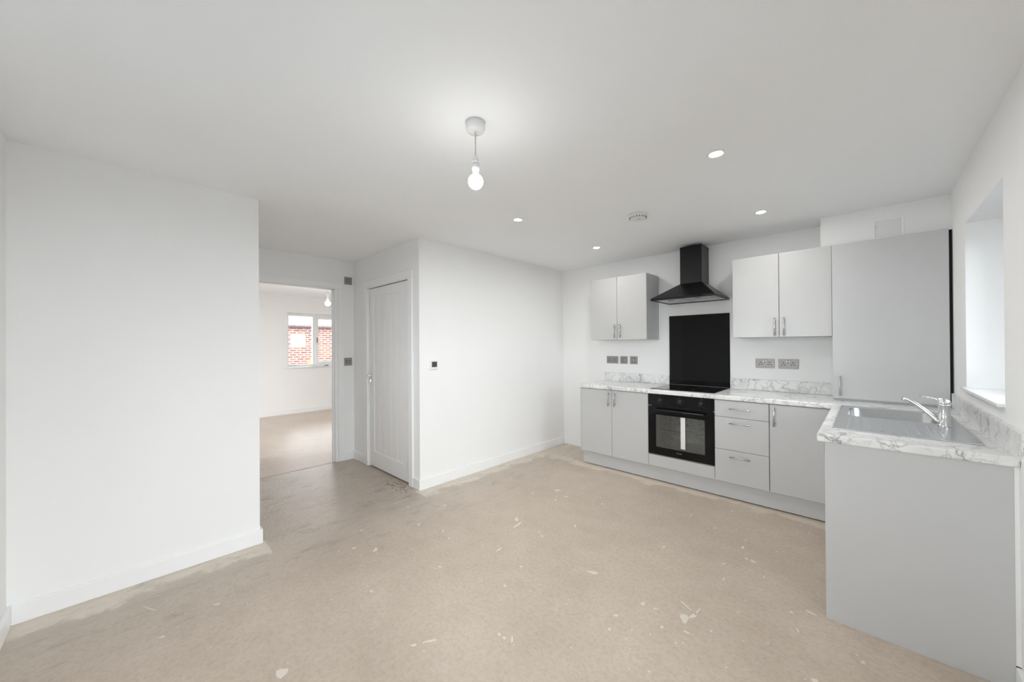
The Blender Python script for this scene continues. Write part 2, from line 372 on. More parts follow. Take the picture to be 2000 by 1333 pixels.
# flecks of paint trodden into the floor
random.seed(3)
FL = [(-2.0871, 2.7571, 0.0157, 0.0146, 0.011, -0.0146), (-1.9435, 2.6908, 0.0177, 0.0059, 0.0058, -0.0095), (-2.5892, 1.8442, -0.0041, 0.0166, 0.0087, -0.0036), (-1.9074, 2.0298, -0.0079, 0.0549, 0.0091, -0.0049), (-1.972, 2.0815, 0.0102, 0.0095, 0.0202, -0.0214), (-1.7668, 1.6926, -0.003, 0.026, 0.0075, -0.0032), (-2.3643, 1.1274, -0.0095, 0.0181, 0.0184, -0.002), (-1.8923, 1.3111, 0.0105, 0.0056, 0.0058, -0.005), (-1.8954, 1.2798, 0.0016, 0.0075, 0.0048, -0.002), (-1.1827, 1.9022, 0.0298, 0.0126, 0.0042, -0.0092), (-1.4757, 1.4597, 0.014, -0.0007, 0.002, -0.0055), (-0.8501, 1.8524, 0.0099, 0.0052, 0.0039, -0.0118), (-0.7902, 1.8577, 0.0047, 0.0045, 0.003, -0.0072), (-0.7792, 1.863, 0.0028, 0.0027, 0.0022, -0.0054), (-0.9118, 1.679, 0.0093, 0.0088, 0.0034, -0.0064), (-1.5312, 1.6543, 0.0046, 0.0043, 0.007, -0.0077), (-1.4519, 0.949, 0.0184, 0.0308, 0.0056, -0.0026), (-1.4852, 0.8858, 0.0073, 0.011, 0.0069, -0.003), (-1.4225, 0.8991, 0.0033, 0.0031, 0.0047, -0.003), (-1.581, 2.3028, 0.0056, 0.0052, 0.0111, -0.0163), (-2.6844, 1.1755, 0.0097, 0.009, 0.0074, -0.0033), (-1.9788, 0.9203, 0.0144, 0.0038, 0.0057, -0.0051), (-0.89, 1.5764, 0.007, -0.0033, -0.0008, -0.0078), (-0.6018, 2.8201, 0.0074, 0.0069, 0.0045, -0.0213), (-0.518, 2.6837, 0.0156, -0.0042, 0.0002, -0.0133), (-0.5544, 2.6873, 0.0079, -0.0004, 0.0006, -0.0101), (-0.8144, 2.9782, 0.0068, 0.0064, 0.0022, -0.0083), (-0.9845, 2.4694, 0.0011, 0.0203, 0.0052, -0.0049), (-0.6443, 2.5282, 0.0068, 0.0064, 0.0022, -0.0088), (-0.6015, 2.3639, 0.0053, 0.005, 0.0039, -0.0154), (-0.4384, 2.5433, 0.0043, 0.004, 0.0014, -0.0084), (-0.6564, 1.8918, 0.002, 0.0305, 0.0207, -0.009), (-0.6311, 1.9393, 0.0107, 0.0231, 0.0069, -0.0113), (-0.6823, 1.99, 0.0369, -0.0202, -0.0003, -0.0041), (-0.6256, 1.9832, 0.0027, 0.0364, 0.0033, -0.0016), (-0.2105, 2.3654, 0.0221, -0.0037, -0.0007, -0.0072), (-0.2815, 2.3032, 0.0093, -0.0034, -0.0007, -0.007), (-0.7144, 1.7598, 0.0053, 0.005, 0.0032, -0.008), (-0.6184, 1.8075, 0.0142, 0.0009, 0.0004, -0.0054), (-0.5373, 1.8948, 0.0035, 0.0033, 0.0019, -0.0068), (-0.2436, 2.1788, 0.0074, -0.0153, -0.0013, -0.0034), (-0.0197, 2.1478, 0.0059, 0.0009, -0.0016, -0.0112), (-0.1598, 1.9003, 0.0119, 0.0049, -0.0006, -0.011), (-2.6853, 0.0687, 0.0453, 0.0243, 0.0046, -0.0006), (-2.3844, 0.0999, 0.0039, 0.0107, 0.0068, 0.0004), (-2.4742, 0.3146, 0.0064, 0.0137, 0.0078, -0.0003), (-1.759, 0.4329, -0.0004, 0.021, 0.0236, 0.0011), (-2.4885, 1.0405, 0.0009, 0.0125, 0.0102, -0.0025), (-1.2164, 1.1961, 0.0102, 0.0014, 0.0029, -0.0079), (-1.2488, 1.1945, 0.0052, 0.0049, 0.0066, -0.0064), (-1.1845, 1.2141, 0.0034, 0.0032, 0.0143, -0.0148), (-2.2128, 2.5491, 0.0086, 0.008, 0.0076, -0.0088), (-1.6306, 2.7795, 0.0063, 0.0059, 0.0052, -0.0089), (-0.6317, 1.709, 0.0034, 0.0032, 0.0016, -0.0044), (-0.8055, 1.5766, 0.0034, 0.0032, 0.0021, -0.0041), (-0.8118, 1.646, 0.0026, 0.0025, 0.0022, -0.0044), (-1.9705, 2.5763, 0.0021, 0.0144, 0.0072, -0.007), (-1.7231, 2.0556, 0.0041, 0.0038, 0.0047, -0.0056), (-1.6658, 2.0208, 0.0053, 0.005, 0.0066, -0.0081), (-2.1258, 1.5516, 0.0053, 0.0049, 0.0084, -0.0062), (-2.2406, 1.581, -0.0059, 0.01, 0.0091, -0.0013), (-2.4574, 1.5151, -0.0081, 0.0169, 0.0108, -0.0024), (-2.7888, 1.6174, 0.0063, 0.0059, 0.0088, -0.0051), (-0.3298, 1.9906, 0.0025, 0.0024, 0.0008, -0.0051), (-0.7368, 1.6787, 0.0026, 0.0025, 0.0019, -0.0044), (-1.0507, 1.7004, 0.003, 0.0028, 0.0031, -0.0051), (-1.137, 1.5765, 0.0029, 0.0027, 0.0022, -0.0031), (-0.6082, 1.7312, 0.0025, 0.0024, 0.0015, -0.0045), (-0.572, 1.7344, 0.0025, 0.0023, 0.0009, -0.0029), (-0.7937, 3.3755, 0.006, 0.0056, 0.0024, -0.0103), (-1.0129, 3.0844, 0.0044, 0.0041, 0.003, -0.0093), (-0.6107, 2.9351, 0.0038, 0.0036, 0.0016, -0.0076)]
mb = MB()
for (x, y, ux, uy, vx, vy) in FL:
    n = 9; ph = random.random()*6
    pts = []
    for j in range(n):
        q = 2*math.pi*j/n; k = 1+.35*math.sin(3*q+ph)*random.random()
        pts.append((x+(ux*math.cos(q)+vx*math.sin(q))*k, y+(uy*math.cos(q)+vy*math.sin(q))*k))
    mb.prism(pts, 'z', -.0002, .0012)
for i in range(170):
    x = random.uniform(-2.9, .0); y = random.uniform(0.1, 3.5); r = random.uniform(.0015, .004)
    if x > -.16 and y > 2.3: continue
    mb.prism([(x+r*math.cos(q*1.257)*1.5, y+r*math.sin(q*1.257)) for q in range(5)], 'z', -.0002, .001)
f = mb.build('paint_flecks', CREAMP, fl); f['kind'] = 'stuff'; f['label'] = 'cream paint and plaster flecks stuck to the floor'
mb = MB()
for i in range(70):
    x = random.gauss(-3.30, .10); y = YC-.045+random.gauss(-.05, .035); r = random.uniform(.003, .011)
    if y > YC-.025: y = YC-.04
    mb.prism([(x+r*math.cos(q*.9)*random.uniform(.6, 1.6), y+r*.6*math.sin(q*.9)) for q in range(7)], 'z', -.0002, random.uniform(.001, .003))
f = mb.build('rubble_crumbs', DUST, fl); f['kind'] = 'stuff'; f['label'] = 'brown broken screed crumbs by the cupboard door'

# ------------------------------------------------------------------ doors
def architrave(name, axis, face, a0, a1, top, wdt, sgn, label):
    # frame of three boards around an opening a0..a1 on plane 'face'
    t = .018*sgn
    root = thing(name, (0, 0, 0), label, 'door frame', None, 'structure')
    for (p0, p1, z0, z1) in ((a0-wdt, a0, 0, top), (a1, a1+wdt, 0, top), (a0-wdt, a1+wdt, top, top+wdt)):
        mb = MB()
        if axis == 'y': mb.box(p0, p1, face, face+t, z0, z1)
        else: mb.box(face, face+t, p0, p1, z0, z1)
        mb.build('architrave_board', TRIM, root, .004)
    return root
architrave('trim_3', 'y', YC, -4.095, -3.208, 2.022, .073, -1, 'white architrave round the closed cupboard door')
a = architrave('trim_4', 'x', XD, DY0-.015, DY1+.03, 2.04, .06, 1, 'white architrave round the open lounge doorway')
# lining of the lounge doorway, with stop bead
for (y0, y1, z0, z1) in ((DY0-.03, DY0, 0, DH), (DY1, DY1+.03, 0, DH), (DY0-.03, DY1+.03, DH, DH+.03)):
    MB().box(XD-T-.004, XD+.002, y0, y1, z0, z1).build('lining', TRIM, a)
MB().box(XD-.062, XD-.04, DY1-.012, DY1, 0, DH).build('stop_bead', TRIM, a)
MB().box(XD-.062, XD-.04, DY0, DY1, DH-.012, DH).build('stop_bead', TRIM, a)

def lever(parent, x, y, z, dx, ny, side_axis='y'):
    # rose, stem, lever and thumb escutcheon on a door face whose normal is (0,ny,0)
    h = MB().lathe((x, y, z), [(0, 0), (.026, 0), (.026, .006*ny), (.022, .009*ny), (0, .009*ny)], 24, 'y')
    h.tube([(x, y+.006*ny, z), (x, y+.024*ny, z)], .009, 14)
    h.tube([(x, y+.022*ny, z), (x+dx*.5, y+.025*ny, z+.001), (x+dx, y+.023*ny, z)], [.009, .0075, .0065], 14)
    hd = h.build('lever_handle', CHROME, parent, label='chrome lever handle')
    e = MB().lathe((x, y, z-.062), [(0, 0), (.024, 0), (.024, .005*ny), (.018, .007*ny), (0, .007*ny)], 24, 'y')
    e.box(x-.003, x+.003, y+.006*ny, y+.02*ny, z-.074, z-.05)
    e.build('thumb_turn', CHROME, parent, label='chrome thumb turn')
def cottage_door(name, x0, x1, y, z0, z1, label):
    # boarded door leaf in the XZ plane, front at y (faces -y), 35 mm thick
    root = thing(name, (x0, y, z0), label, 'door', None, 'structure')
    px0, px1, pz0, pz1 = x0+.107, x1-.112, z0+.168, z1-.098
    MB().cells([x0, px0, px1, x1], [z0, pz0, pz1, z1], y, y+.035, lambda i, j: not (i == 1 and j == 1), 'y').build('frame', DOORW, root, .003)
    n = 5; w_ = (px1-px0)/n
    for i in range(n):
        MB().box(px0+i*w_+.0012, px0+(i+1)*w_-.0012, y+.008, y+.027, pz0-.002, pz1+.002).build('board', DOORW, root, .0035)
    for z in (z0+.17, z0+.86, z0+1.70):
        MB().box(x1-.001, x1+.004, y-.003, y+.004, z, z+.09).build('hinge', NICKEL, root)
    return root
d1 = cottage_door('door_1', -4.078, -3.232, YC+.006, .012, 2.003, 'closed white boarded cupboard door with chrome lever')
lever(d1, -4.041, YC+.006, 1.025, -.055, -1)
for (x0, x1, z0, z1) in ((-4.105, -4.082, 0, 2.035), (-3.228, -3.205, 0, 2.035), (-4.105, -3.205, 2.012, 2.035)):
    MB().box(x0, x1, YC-.002, YC+T, z0, z1).build('lining', TRIM, d1)
# lounge door, swung open into the lounge, mostly behind the left wall
d2 = cottage_door('door_2', 0, .762, 0, .012, 2.0, 'white lounge door swung open behind the left wall, lever just showing')
lever(d2, .70, 0, 1.013, -.10, -1)
d2.location = (XD-.105, DY0+.012, .012); d2.rotation_euler = (0, 0, math.radians(180-13.5))

# ------------------------------------------------------------------ windows
def window(name, axis_x, xf, y0, y1, z0, z1, mull, label, sash=True, sx=1):
    # frame lies between xf and xf+.06*sx ; y0..y1 ; sx = outward direction
    root = thing(name, (xf, y0, z0), label, 'window', None, 'structure')
    fw = .05
    X0, X1 = sorted((xf, xf+.07*sx))
    ys = [y0, y0+fw, mull-.03, mull+.03, y1-fw, y1]; zs = [z0, z0+fw, z1-fw, z1]
    MB().cells(ys, zs, X0, X1, lambda i, j: not (j == 1 and i in (1, 3)), 'x').build('window_frame', UPVC, root, .004)
    if sash:
        a0, a1, b0, b1 = mull+.025, y1-fw+.005, z0+fw-.005, z1-fw+.005
        sxx0, sxx1 = sorted((xf-.014*sx, xf+.05*sx))
        MB().cells([a0, a0+.055, a1-.055, a1], [b0, b0+.055, b1-.055, b1], sxx0, sxx1, lambda i, j: not (i == 1 and j == 1), 'x').build('sash', UPVC, root, .004)
        MB().box(sxx0-.012 if sx > 0 else sxx1, sxx0 if sx > 0 else sxx1+.012, a0+.018, a0+.038, (b0+b1)/2-.055, (b0+b1)/2+.055).build('handle', GREYMETAL, root, .003, label='dark grey window handle')
        g2 = (a0+.05, a1-.05, b0+.05, b1-.05)
    else: g2 = (mull+.028, y1-fw+.003, z0+fw-.003, z1-fw+.003)
    xm = xf+.035*sx
    for (a0, a1, b0, b1) in ((y0+fw-.003, mull-.028, z0+fw-.003, z1-fw+.003), g2):
        MB().box(xm-.002, xm+.002, a0, a1, b0, b1).build('pane', PANE, root)
    return root
wl = window('window_1', True, XF-.13, LW0, LW1, LZ0, LZ1, 2.735, 'white two-part lounge window facing a brick house', True, -1)
MB().box(XF-.2, XF+.03, LW0-.08, LW1+.08, LZ0-.022, LZ0-.001).build('window_sill', UPVC, wl, .004)
wk = window('window_2', True, XR+.215, WY0, WY1, WZ0+.016, WZ1, 2.99, 'white recessed kitchen window above the sink', True, 1)
MB().box(XR-.022, XR+.216, WY0, WY1+.016, WZ0, WZ0+.015).build('window_sill', UPVC, wk, .003)
# glazed garden doors behind the camera
gd = thing('door_3', (XR+.2, .55, 0), 'white glazed garden doors beside the camera', 'door', None, 'structure')
for (y0, y1) in ((-.10, .548), (.552, 1.20)):
    MB().cells([y0, y0+.09, y1-.09, y1], [0.0, .14, 2.03, 2.13], XR+.17, XR+.23, lambda i, j: not (i == 1 and j == 1), 'x').build('leaf', UPVC, gd, .004)
    MB().box(XR+.195, XR+.20, y0+.085, y1-.085, .135, 2.035).build('pane', PANE, gd)
wf = thing('added_window', (-1.35, YF-.12, 1.03), 'unseen white window added behind the camera to light the kitchen', 'window', None, 'structure')  # unseen opening, added to brighten the kitchen fronts and end panel
MB().cells([-2.05, -1.99, -1.38, -1.32, -.71, -.65], [1.03, 1.09, 2.07, 2.13], YF-.17, YF-.11, lambda i, j: not (j == 1 and i in (1, 3)), 'y').build('window_frame', UPVC, wf, .004)
for (x0, x1) in ((-1.993, -1.377), (-1.323, -.707)): MB().box(x0, x1, YF-.145, YF-.14, 1.087, 2.073).build('pane', PANE, wf)
gd = thing('added_door', (-6.75, -1.3, 0), 'unseen white glazed doors added to the lounge side wall for daylight', 'door', None, 'structure')  # unseen opening, added to bring more daylight into lounge and hall
for (x0, x1) in ((-7.9, -6.752), (-6.748, -5.6)):
    MB().cells([x0, x0+.09, x1-.09, x1], [0.0, .14, 2.03, 2.13], -1.37, -1.32, lambda i, j: not (i == 1 and j == 1), 'y').build('leaf', UPVC, gd, .004)
    MB().box(x0+.085, x1-.085, -1.35, -1.345, .135, 2.035).build('pane', PANE, gd)

# ------------------------------------------------------------------ handles
def bar_v(parent, x, y, z0, z1, name='handle'):
    mb = MB().tube([(x, y-.032, z0), (x, y-.032, z1)], .0055, 16)
    for z in (z0+.022, z1-.022): mb.tube([(x, y, z), (x, y-.032, z)], .0045, 10)
    return mb.build(name, NICKEL, parent)
def bar_h(parent, x0, x1, y, z, name='handle'):
    mb = MB().tube([(x0, y-.032, z), (x1, y-.032, z)], .0055, 16)
    for x in (x0+.022, x1-.022): mb.tube([(x, y, z), (x, y-.032, z)], .0045, 10)
    return mb.build(name, NICKEL, parent)
def bar_vx(parent, x, y, z0, z1):
    mb = MB().tube([(x-.032, y, z0), (x-.032, y, z1)], .0055, 16)
    for z in (z0+.022, z1-.022): mb.tube([(x, y, z), (x-.032, y, z)], .0045, 10)
    return mb.build('handle', NICKEL, parent)
def adj(c, v, c0, yf):      # move a value measured on plane yf to the bar plane 32 mm in front
    return c0+(v-c0)*(yf-.032)/yf
zc, t_ = .91, .04
YD = 3.58       # face of base doors
def carcass(parent, x0, x1, y0, y1, z0, z1, mat=CARC, top=True, name='carcass'):
    mb = MB()
    mb.box(x0, x0+.018, y0, y1, z0, z1); mb.box(x1-.018, x1, y0, y1, z0, z1)
    mb.box(x0+.018, x1-.018, y0, y1, z0, z0+.018)
    if top: mb.box(x0+.018, x1-.018, y0, y1, z1-.018, z1)
    mb.box(x0+.018, x1-.018, y1-.008, y1, z0+.018, z1-.018)
    return mb.build(name, mat, parent, weld=False)
def front(parent, x0, x1, z0, z1, yf, mat, name='door'):
    return MB().box(x0, x1, yf, yf+.018, z0, z1).build(name, mat, parent, .0012)
# base cabinet, two doors
X0, X1, X2, X3 = -2.3715, -1.5742, -.9738, -.573
bc = thing('base_cabinet', ((X0+X1)/2, 3.87, .15), 'grey two-door base cabinet at the left end of the kitchen run', 'cabinet', 'kitchen base cabinets')
carcass(bc, X0, X1, YD+.019, 4.13, .155, .868)
MB().box(X0-.001, X0+.017, YD+.002, 4.155, .155, .869).build('end_panel', GREY, bc, .001)
for (a, b_, hx) in ((X0+.019, -1.9765, -2.0255), (-1.9735, X1-.0015, -1.952)):
    d = front(bc, a, b_, .157, .864, YD, GREY)
    bar_v(d, adj(0, hx, 0, YD), YD, adj(0, .691, CAM_H, YD), adj(0, .842, CAM_H, YD))
# oven housing
oh = thing('oven_housing', ((X1+X2)/2, 3.87, .15), 'grey oven housing with plain filler panel below the oven', 'cabinet', 'kitchen base cabinets')
carcass(oh, X1+.0005, X2-.0005, YD+.019, 4.13, .155, .868, top=False)
front(oh, X1+.0015, X2-.0015, .157, .268, YD, GREY, 'filler_panel')
# drawers
du = thing('drawer_unit', ((X2+X3)/2, 3.87, .15), 'grey three-drawer base unit right of the oven', 'cabinet', 'kitchen base cabinets')
carcass(du, X2+.0005, X3-.0005, YD+.019, 4.13, .155, .868)
for (z0, z1, hz) in ((.7225, .864, .7925), (.4395, .7195, .6675), (.157, .4365, .3755)):
    d = front(du, X2+.0015, X3-.0015, z0, z1, YD, GREY, 'drawer')
    bar_h(d, adj(0, -.86, 0, YD), adj(0, -.7045, 0, YD), YD, adj(0, hz, CAM_H, YD))
# corner base cabinet
cb = thing('corner_cabinet', (-.2, 3.87, .15), 'grey single-door corner base cabinet behind the peninsula', 'cabinet', 'kitchen base cabinets')
carcass(cb, X3+.0005, XR-.01, YD+.019, 4.13, .155, .868)
d = front(cb, X3+.004, -.135, .157, .864, YD, GREY)
bar_v(d, adj(0, -.5425, 0, YD), YD, adj(0, .686, CAM_H, YD), adj(0, .843, CAM_H, YD))
# sink base cabinet (peninsula)
PX, PY = -.1525, 2.373
sb = thing('sink_cabinet', (.13, 2.95, .15), 'grey sink cabinet with large plain end panel facing the room', 'cabinet', 'kitchen base cabinets')
MB().box(PX, .4085, PY, PY+.018, .0, .8695).build('end_panel', GREY, sb, .001)
MB().box(.4088, XR-.0003, PY+.002, PY+.018, SK+.0015, .8695).build('filler_strip', TRIM, sb)
mb = MB(); mb.box(PX+.02, .40, PY+.019, PY+.037, .155, .868); mb.box(PX+.02, .40, 3.54, 3.558, .155, .868); mb.box(PX+.02, .40, PY+.037, 3.54, .155, .173); mb.box(.392, .40, PY+.037, 3.54, .173, .868)
mb.build('carcass', CARC, sb, weld=False)
for (a, b_, hy) in ((PY+.021, 2.963, 2.92), (2.966, 3.556, 3.01)):
    d = MB().box(PX, PX+.018, a, b_, .157, .864).build('door', GREY, sb, .0012)
    bar_vx(d, PX, hy, .69, .842)
# plinths
o = MB().box(-2.366, -.08, 3.63, 3.646, .010, .153).build('plinth', GREY, None, .001); tag(o, 'long grey kickboard under the kitchen run with dark gap below', 'plinth')
MB().box(-.096, -.08, PY+.02, 3.628, .010, .153).build('plinth_board', GREY, sb, .001)

# ------------------------------------------------------------------ worktop and upstands
YW0, PF, PXL = 3.561, 2.353, -.1806
BX0, BX1, BY0, BY1 = -.092, .309, 3.02, 3.432       # cutout for the bowl
xs = [-2.3777, PXL, BX0, BX1, XR-.001]; ys = [PF, BY0, BY1, YW0, YB-.001]
def keep(i, j):
    if i == 0: return j == 3
    return not (i == 2 and j == 1)
wt = MB().cells(xs, ys, zc-t_, zc, keep).build('worktop', MARBLE, None, .007, 3)
tag(wt, 'L-shaped white marble-effect worktop with grey veins', 'worktop')
def up(x0, x1, y0, y1, z1, label):
    o = MB().box(x0, x1, y0, y1, zc+.0005, z1).build('upstand', MARBLE, None, .002); tag(o, label, 'upstand', 'marble-effect upstands'); return o
up(-2.384, -1.582, YB-.015, YB-.0005, 1.0135, 'marble-effect upstand left of the black splashback')
up(-.984, -.197, YB-.015, YB-.0005, 1.0135, 'marble-effect upstand between the black splashback and tall cabinet')
up(XR-.0155, XR-.0005, 2.258, 3.80, 1.0155, 'marble-effect upstand beneath the window beside the sink')
o = MB().box(-1.58, -.9855, YB-.009, YB-.0005, zc+.004, 1.667).build('splashback', BLACKG, None, .001); tag(o, 'glossy black glass splashback behind the hob', 'splashback')

# hob
hb = thing('hob', (-1.28, 3.89, zc), 'flat black ceramic hob set in the worktop', 'hob')
MB().box(-1.575, -.985, 3.632, 4.142, zc+.0005, zc+.0055).build('glass_top', HOB, hb, .0012)
MB().box(-1.574, -.986, 4.143, 4.1545, zc+.0005, zc+.0068).build('rear_trim', GREYMETAL, hb, .001)
for (x, y, r) in ((-1.43, 3.76, .09), (-1.43, 4.02, .072), (-1.15, 4.02, .09), (-1.15, 3.76, .072)):
    n = 48; mb = MB()
    for k in range(n):
        a0, a1 = 2*math.pi*k/n, 2*math.pi*(k+1)/n
        mb.add([(x+q*math.cos(a), y+q*math.sin(a), zc+.0058) for a, q in ((a0, r-.001), (a0, r), (a1, r), (a1, r-.001))], [(0, 1, 2, 3)])
    mb.build('cooking_zone', plain('zone_print', (.03, .03, .03), .3) if x == -1.43 and y == 3.76 else bpy.data.materials['zone_print'], hb)

# ------------------------------------------------------------------ oven
ov = thing('oven', (-1.274, 3.58, .27), 'black built-in electric oven with glass door and three dials', 'oven')
OX0, OX1, OZ0, OZ1 = -1.572, -.976, .2725, .8665
fy = YD-.004
# control panel
MB().box(OX0, OX1, fy, fy+.022, .757, OZ1).build('control_panel', BLACKG, ov, .002)
MB().box(OX0+.03, OX1-.012, fy+.004, fy+.02, .748, .757).build('vent_slot', HOLE, ov)
for i, (x, z) in enumerate(((-1.451, .8125), (-1.2665, .8135), (-1.0805, .8155))):
    kb = MB().lathe((x, fy, z), [(0, 0), (.021, 0), (.0205, -.010), (.017, -.024), (0, -.025)], 28, 'y'); kb.box(x-.0035, x+.0035, fy-.032, fy-.02, z-.017, z+.017)
    k = kb.build('dial', BLACKP, ov)
    mk = MB()
    for q in range(10):
        a = math.radians(-60+q*33); mk.box(x+.031*math.sin(a)-.0014, x+.031*math.sin(a)+.0014, fy-.0008, fy, z+.031*math.cos(a)-.0018, z+.031*math.cos(a)+.0018)
    mk.box(x-.0015, x+.0015, fy-.0008, fy, z+.039, z+.045)
    mk.build('dial_marks', MARK, k)
# door: frame of black glass, window in it
wx0, wx1, wz0, wz1 = -1.5, -1.053, .352, .668
dr = MB().cells([OX0, wx0, wx1, OX1], [OZ0+.006, wz0, wz1, .747], fy, fy+.020, lambda i, j: not (i == 1 and j == 1), 'y').build('oven_door', BLACKG, ov, .0015)
MB().box(wx0-.004, wx1+.004, fy+.006, fy+.010, wz0-.004, wz1+.004).build('oven_window', OGLASS, dr)
MB().box(wx0-.004, wx0+.036, fy+.012, fy+.018, wz0, wz1).build('inner_frame', plain('dark_oven_frame', (.05, .055, .065), .4), dr)
MB().box(wx0+.036, wx1+.004, fy+.012, fy+.018, wz0-.004, wz0+.018).build('inner_frame', bpy.data.materials['dark_oven_frame'], dr)
MB().box(OX0, OX1, fy+.002, fy+.02, OZ0, OZ0+.005).build('bottom_trim', GREYMETAL, ov)
h = MB().tube([(-1.50, fy-.04, .722), (-1.046, fy-.04, .722)], .009, 16)
for x in (-1.495, -1.051): h.box(x-.009, x+.009, fy-.04, fy, .714, .730)
h.build('oven_handle', plain('gloss_black_bar', (.006, .006, .006), .08), dr, .001)
mk = MB()       # maker's word, too small to read in the photograph
for i, (w_, h_) in enumerate(((.006, .009), (.004, .006), (.006, .006), (.007, .006), (.004, .008), (.006, .006))):
    x = -1.300+i*.0085; mk.box(x, x+w_, fy-.0006, fy, .3195, .3195+h_)
mk.build('lettering', MARK, dr, label='small grey lettering')
# cavity
mb = MB(); cy0, cy1, cx0, cx1, cz0, cz1 = fy+.03, 4.02, -1.52, -1.03, .335, .70
for b_ in ((cx0-.01, cx0, cy0, cy1, cz0, cz1), (cx1, cx1+.01, cy0, cy1, cz0, cz1), (cx0, cx1, cy0, cy1, cz0-.01, cz0), (cx0, cx1, cy0, cy1, cz1, cz1+.01), (cx0, cx1, cy1, cy1+.01, cz0, cz1)): mb.box(*b_)
mb.build('cavity', OVENIN, ov, weld=False)
rk = MB(); rk.tube([(cx0+.005, cy0+.03, .515), (cx1-.005, cy0+.03, .515)], .0042, 8); rk.tube([(cx0+.005, cy1-.05, .515), (cx1-.005, cy1-.05, .515)], .003, 8)
for i in range(14): x = cx0+.03+i*.033; rk.tube([(x, cy0+.03, .517), (x, cy1-.05, .517)], .0016, 6)
rk.build('wire_rack', CHROME, ov)
ps = MB().box(-1.262, -1.221, fy-.0012, fy-.0003, .372, .668).build('paper_strip', PAPER, None); tag(ps, 'white paper strip hanging down the oven door glass', 'paper')
MB().box(-1.296, -1.264, fy+.012, fy+.013, .59, .626).build('blue_sticker', BLUE, ov, label='blue sticker behind the glass')
MB().box(-1.217, -1.194, fy+.012, fy+.013, .586, .612).build('blue_sticker', BLUE, ov, label='blue sticker behind the glass')

# ------------------------------------------------------------------ wall cabinets
YU, UZ0, UZ1 = 3.838, 1.411, 2.1275
def wall_cab(x0, x1, seam, h0, h1, hz0, hz1, label):
    r = thing('wall_cabinet', ((x0+x1)/2, 4.0, UZ0), label, 'cabinet', 'kitchen wall cabinets')
    carcass(r, x0, x1, YU+.0195, YB-.001, UZ0, UZ1)
    for (a, b_, hx) in ((x0+.001, seam-.0018, h0), (seam+.0018, x1-.001, h1)):
        d = front(r, a, b_, UZ0+.001, UZ1-.001, YU, PALE)
        bar_v(d, adj(0, hx, 0, YU), YU, adj(0, hz0, CAM_H, YU), adj(0, hz1, CAM_H, YU))
    MB().box(seam-.01, seam+.01, YU+.0185, YU+.0192, UZ0+.02, UZ1-.02).build('shadow_strip', DARKGAP, r)
    return r
wall_cab(-2.387, -1.697, -2.0435, -2.0845, -2.0175, 1.431, 1.589, 'pale grey two-door wall cabinet left of the cooker hood')
wall_cab(-.884, -.194, -.536, -.572, -.506, 1.423, 1.578, 'pale grey two-door wall cabinet between hood and tall cabinet')
YT = 3.823
tc = thing('boiler_cabinet', (.1, 4.0, zc), 'tall grey one-door cabinet standing on the worktop in the corner', 'cabinet')
carcass(tc, -.1925, .405, YT+.0195, 4.148, zc+.0008, 2.1235)
d = front(tc, -.1925, .4045, .927, 2.1248, YT, GREY)
bar_v(d, adj(0, -.1535, 0, YT), YT, adj(0, .946, CAM_H, YT), adj(0, 1.10, CAM_H, YT))
MB().box(.4055, XR-.0005, YT+.03, YT+.04, zc+.001, 2.12).build('shadow_strip', DARKGAP, tc)
# hatch in the bulkhead
ht = thing('access_hatch', (.12, 3.91, 2.2), 'small white access hatch on the bulkhead above the tall cabinet', 'hatch')
MB().cells([.036, .052, .188, .204], [2.135, 2.151, 2.2715, 2.2875], 3.911, 3.9148, lambda i, j: not (i == 1 and j == 1), 'y').build('frame', TRIM, ht, .001)
MB().box(.054, .186, 3.9125, 3.9147, 2.153, 2.2695).build('cover', WPLAS, ht)
MB().lathe((.062, 3.9125, 2.228), [(0, 0), (.003, 0), (.003, -.0015), (0, -.0015)], 10, 'y').build('catch', GREYMETAL, ht)

# ------------------------------------------------------------------ cooker hood
hd = thing('cooker_hood', (-1.28, 3.95, 1.8), 'black pyramid chimney cooker hood between the wall cabinets', 'cooker hood')
hx0, hx1, hy0, hz = -1.585, -.989, 3.678, 1.797
cx0, cx1, cy0, cz = -1.382, -1.174, 3.935, 1.975
yb = YB-.001
r1, r2 = hz+.021, cz
vs = [(hx0, hy0, r1), (hx1, hy0, r1), (hx1, yb, r1), (hx0, yb, r1), (cx0, cy0, r2), (cx1, cy0, r2), (cx1, yb, r2), (cx0, yb, r2)]
mb = MB().add(vs, [(0, 1, 5, 4), (1, 2, 6, 5), (2, 3, 7, 6), (3, 0, 4, 7), (4, 5, 6, 7)])
mb.box(hx0, hx1, hy0, hy0+.012, hz, r1); mb.box(hx0, hx0+.012, hy0+.012, yb, hz, r1); mb.box(hx1-.012, hx1, hy0+.012, yb, hz, r1); mb.box(hx0+.012, hx1-.012, yb-.012, yb, hz, r1)
mb.build('canopy', HOODM, hd, weld=False)
MB().box(cx0, cx1, cy0, yb, cz, 2.352).build('chimney', HOODM, hd, .0015)
MB().box(hx0+.012, hx1-.012, hy0+.012, yb-.012, hz+.006, hz+.010).build('underside_panel', STEEL, hd)
for (a, b_) in ((hx0+.05, -1.295), (-1.28, hx1-.05)):
    fm = MB().box(a, b_, hy0+.07, yb-.09, hz+.001, hz+.006).build('filter', FILT, hd, .001)
    MB().box((a+b_)/2-.03, (a+b_)/2+.03, hy0+.085, hy0+.10, hz-.002, hz+.001).build('catch', BLACKP, fm)
for i in range(5): MB().box(-1.172+i*.0165, -1.161+i*.0165, hy0-.002, hy0+.001, hz+.006, hz+.015).build('button', BLACKG, hd)

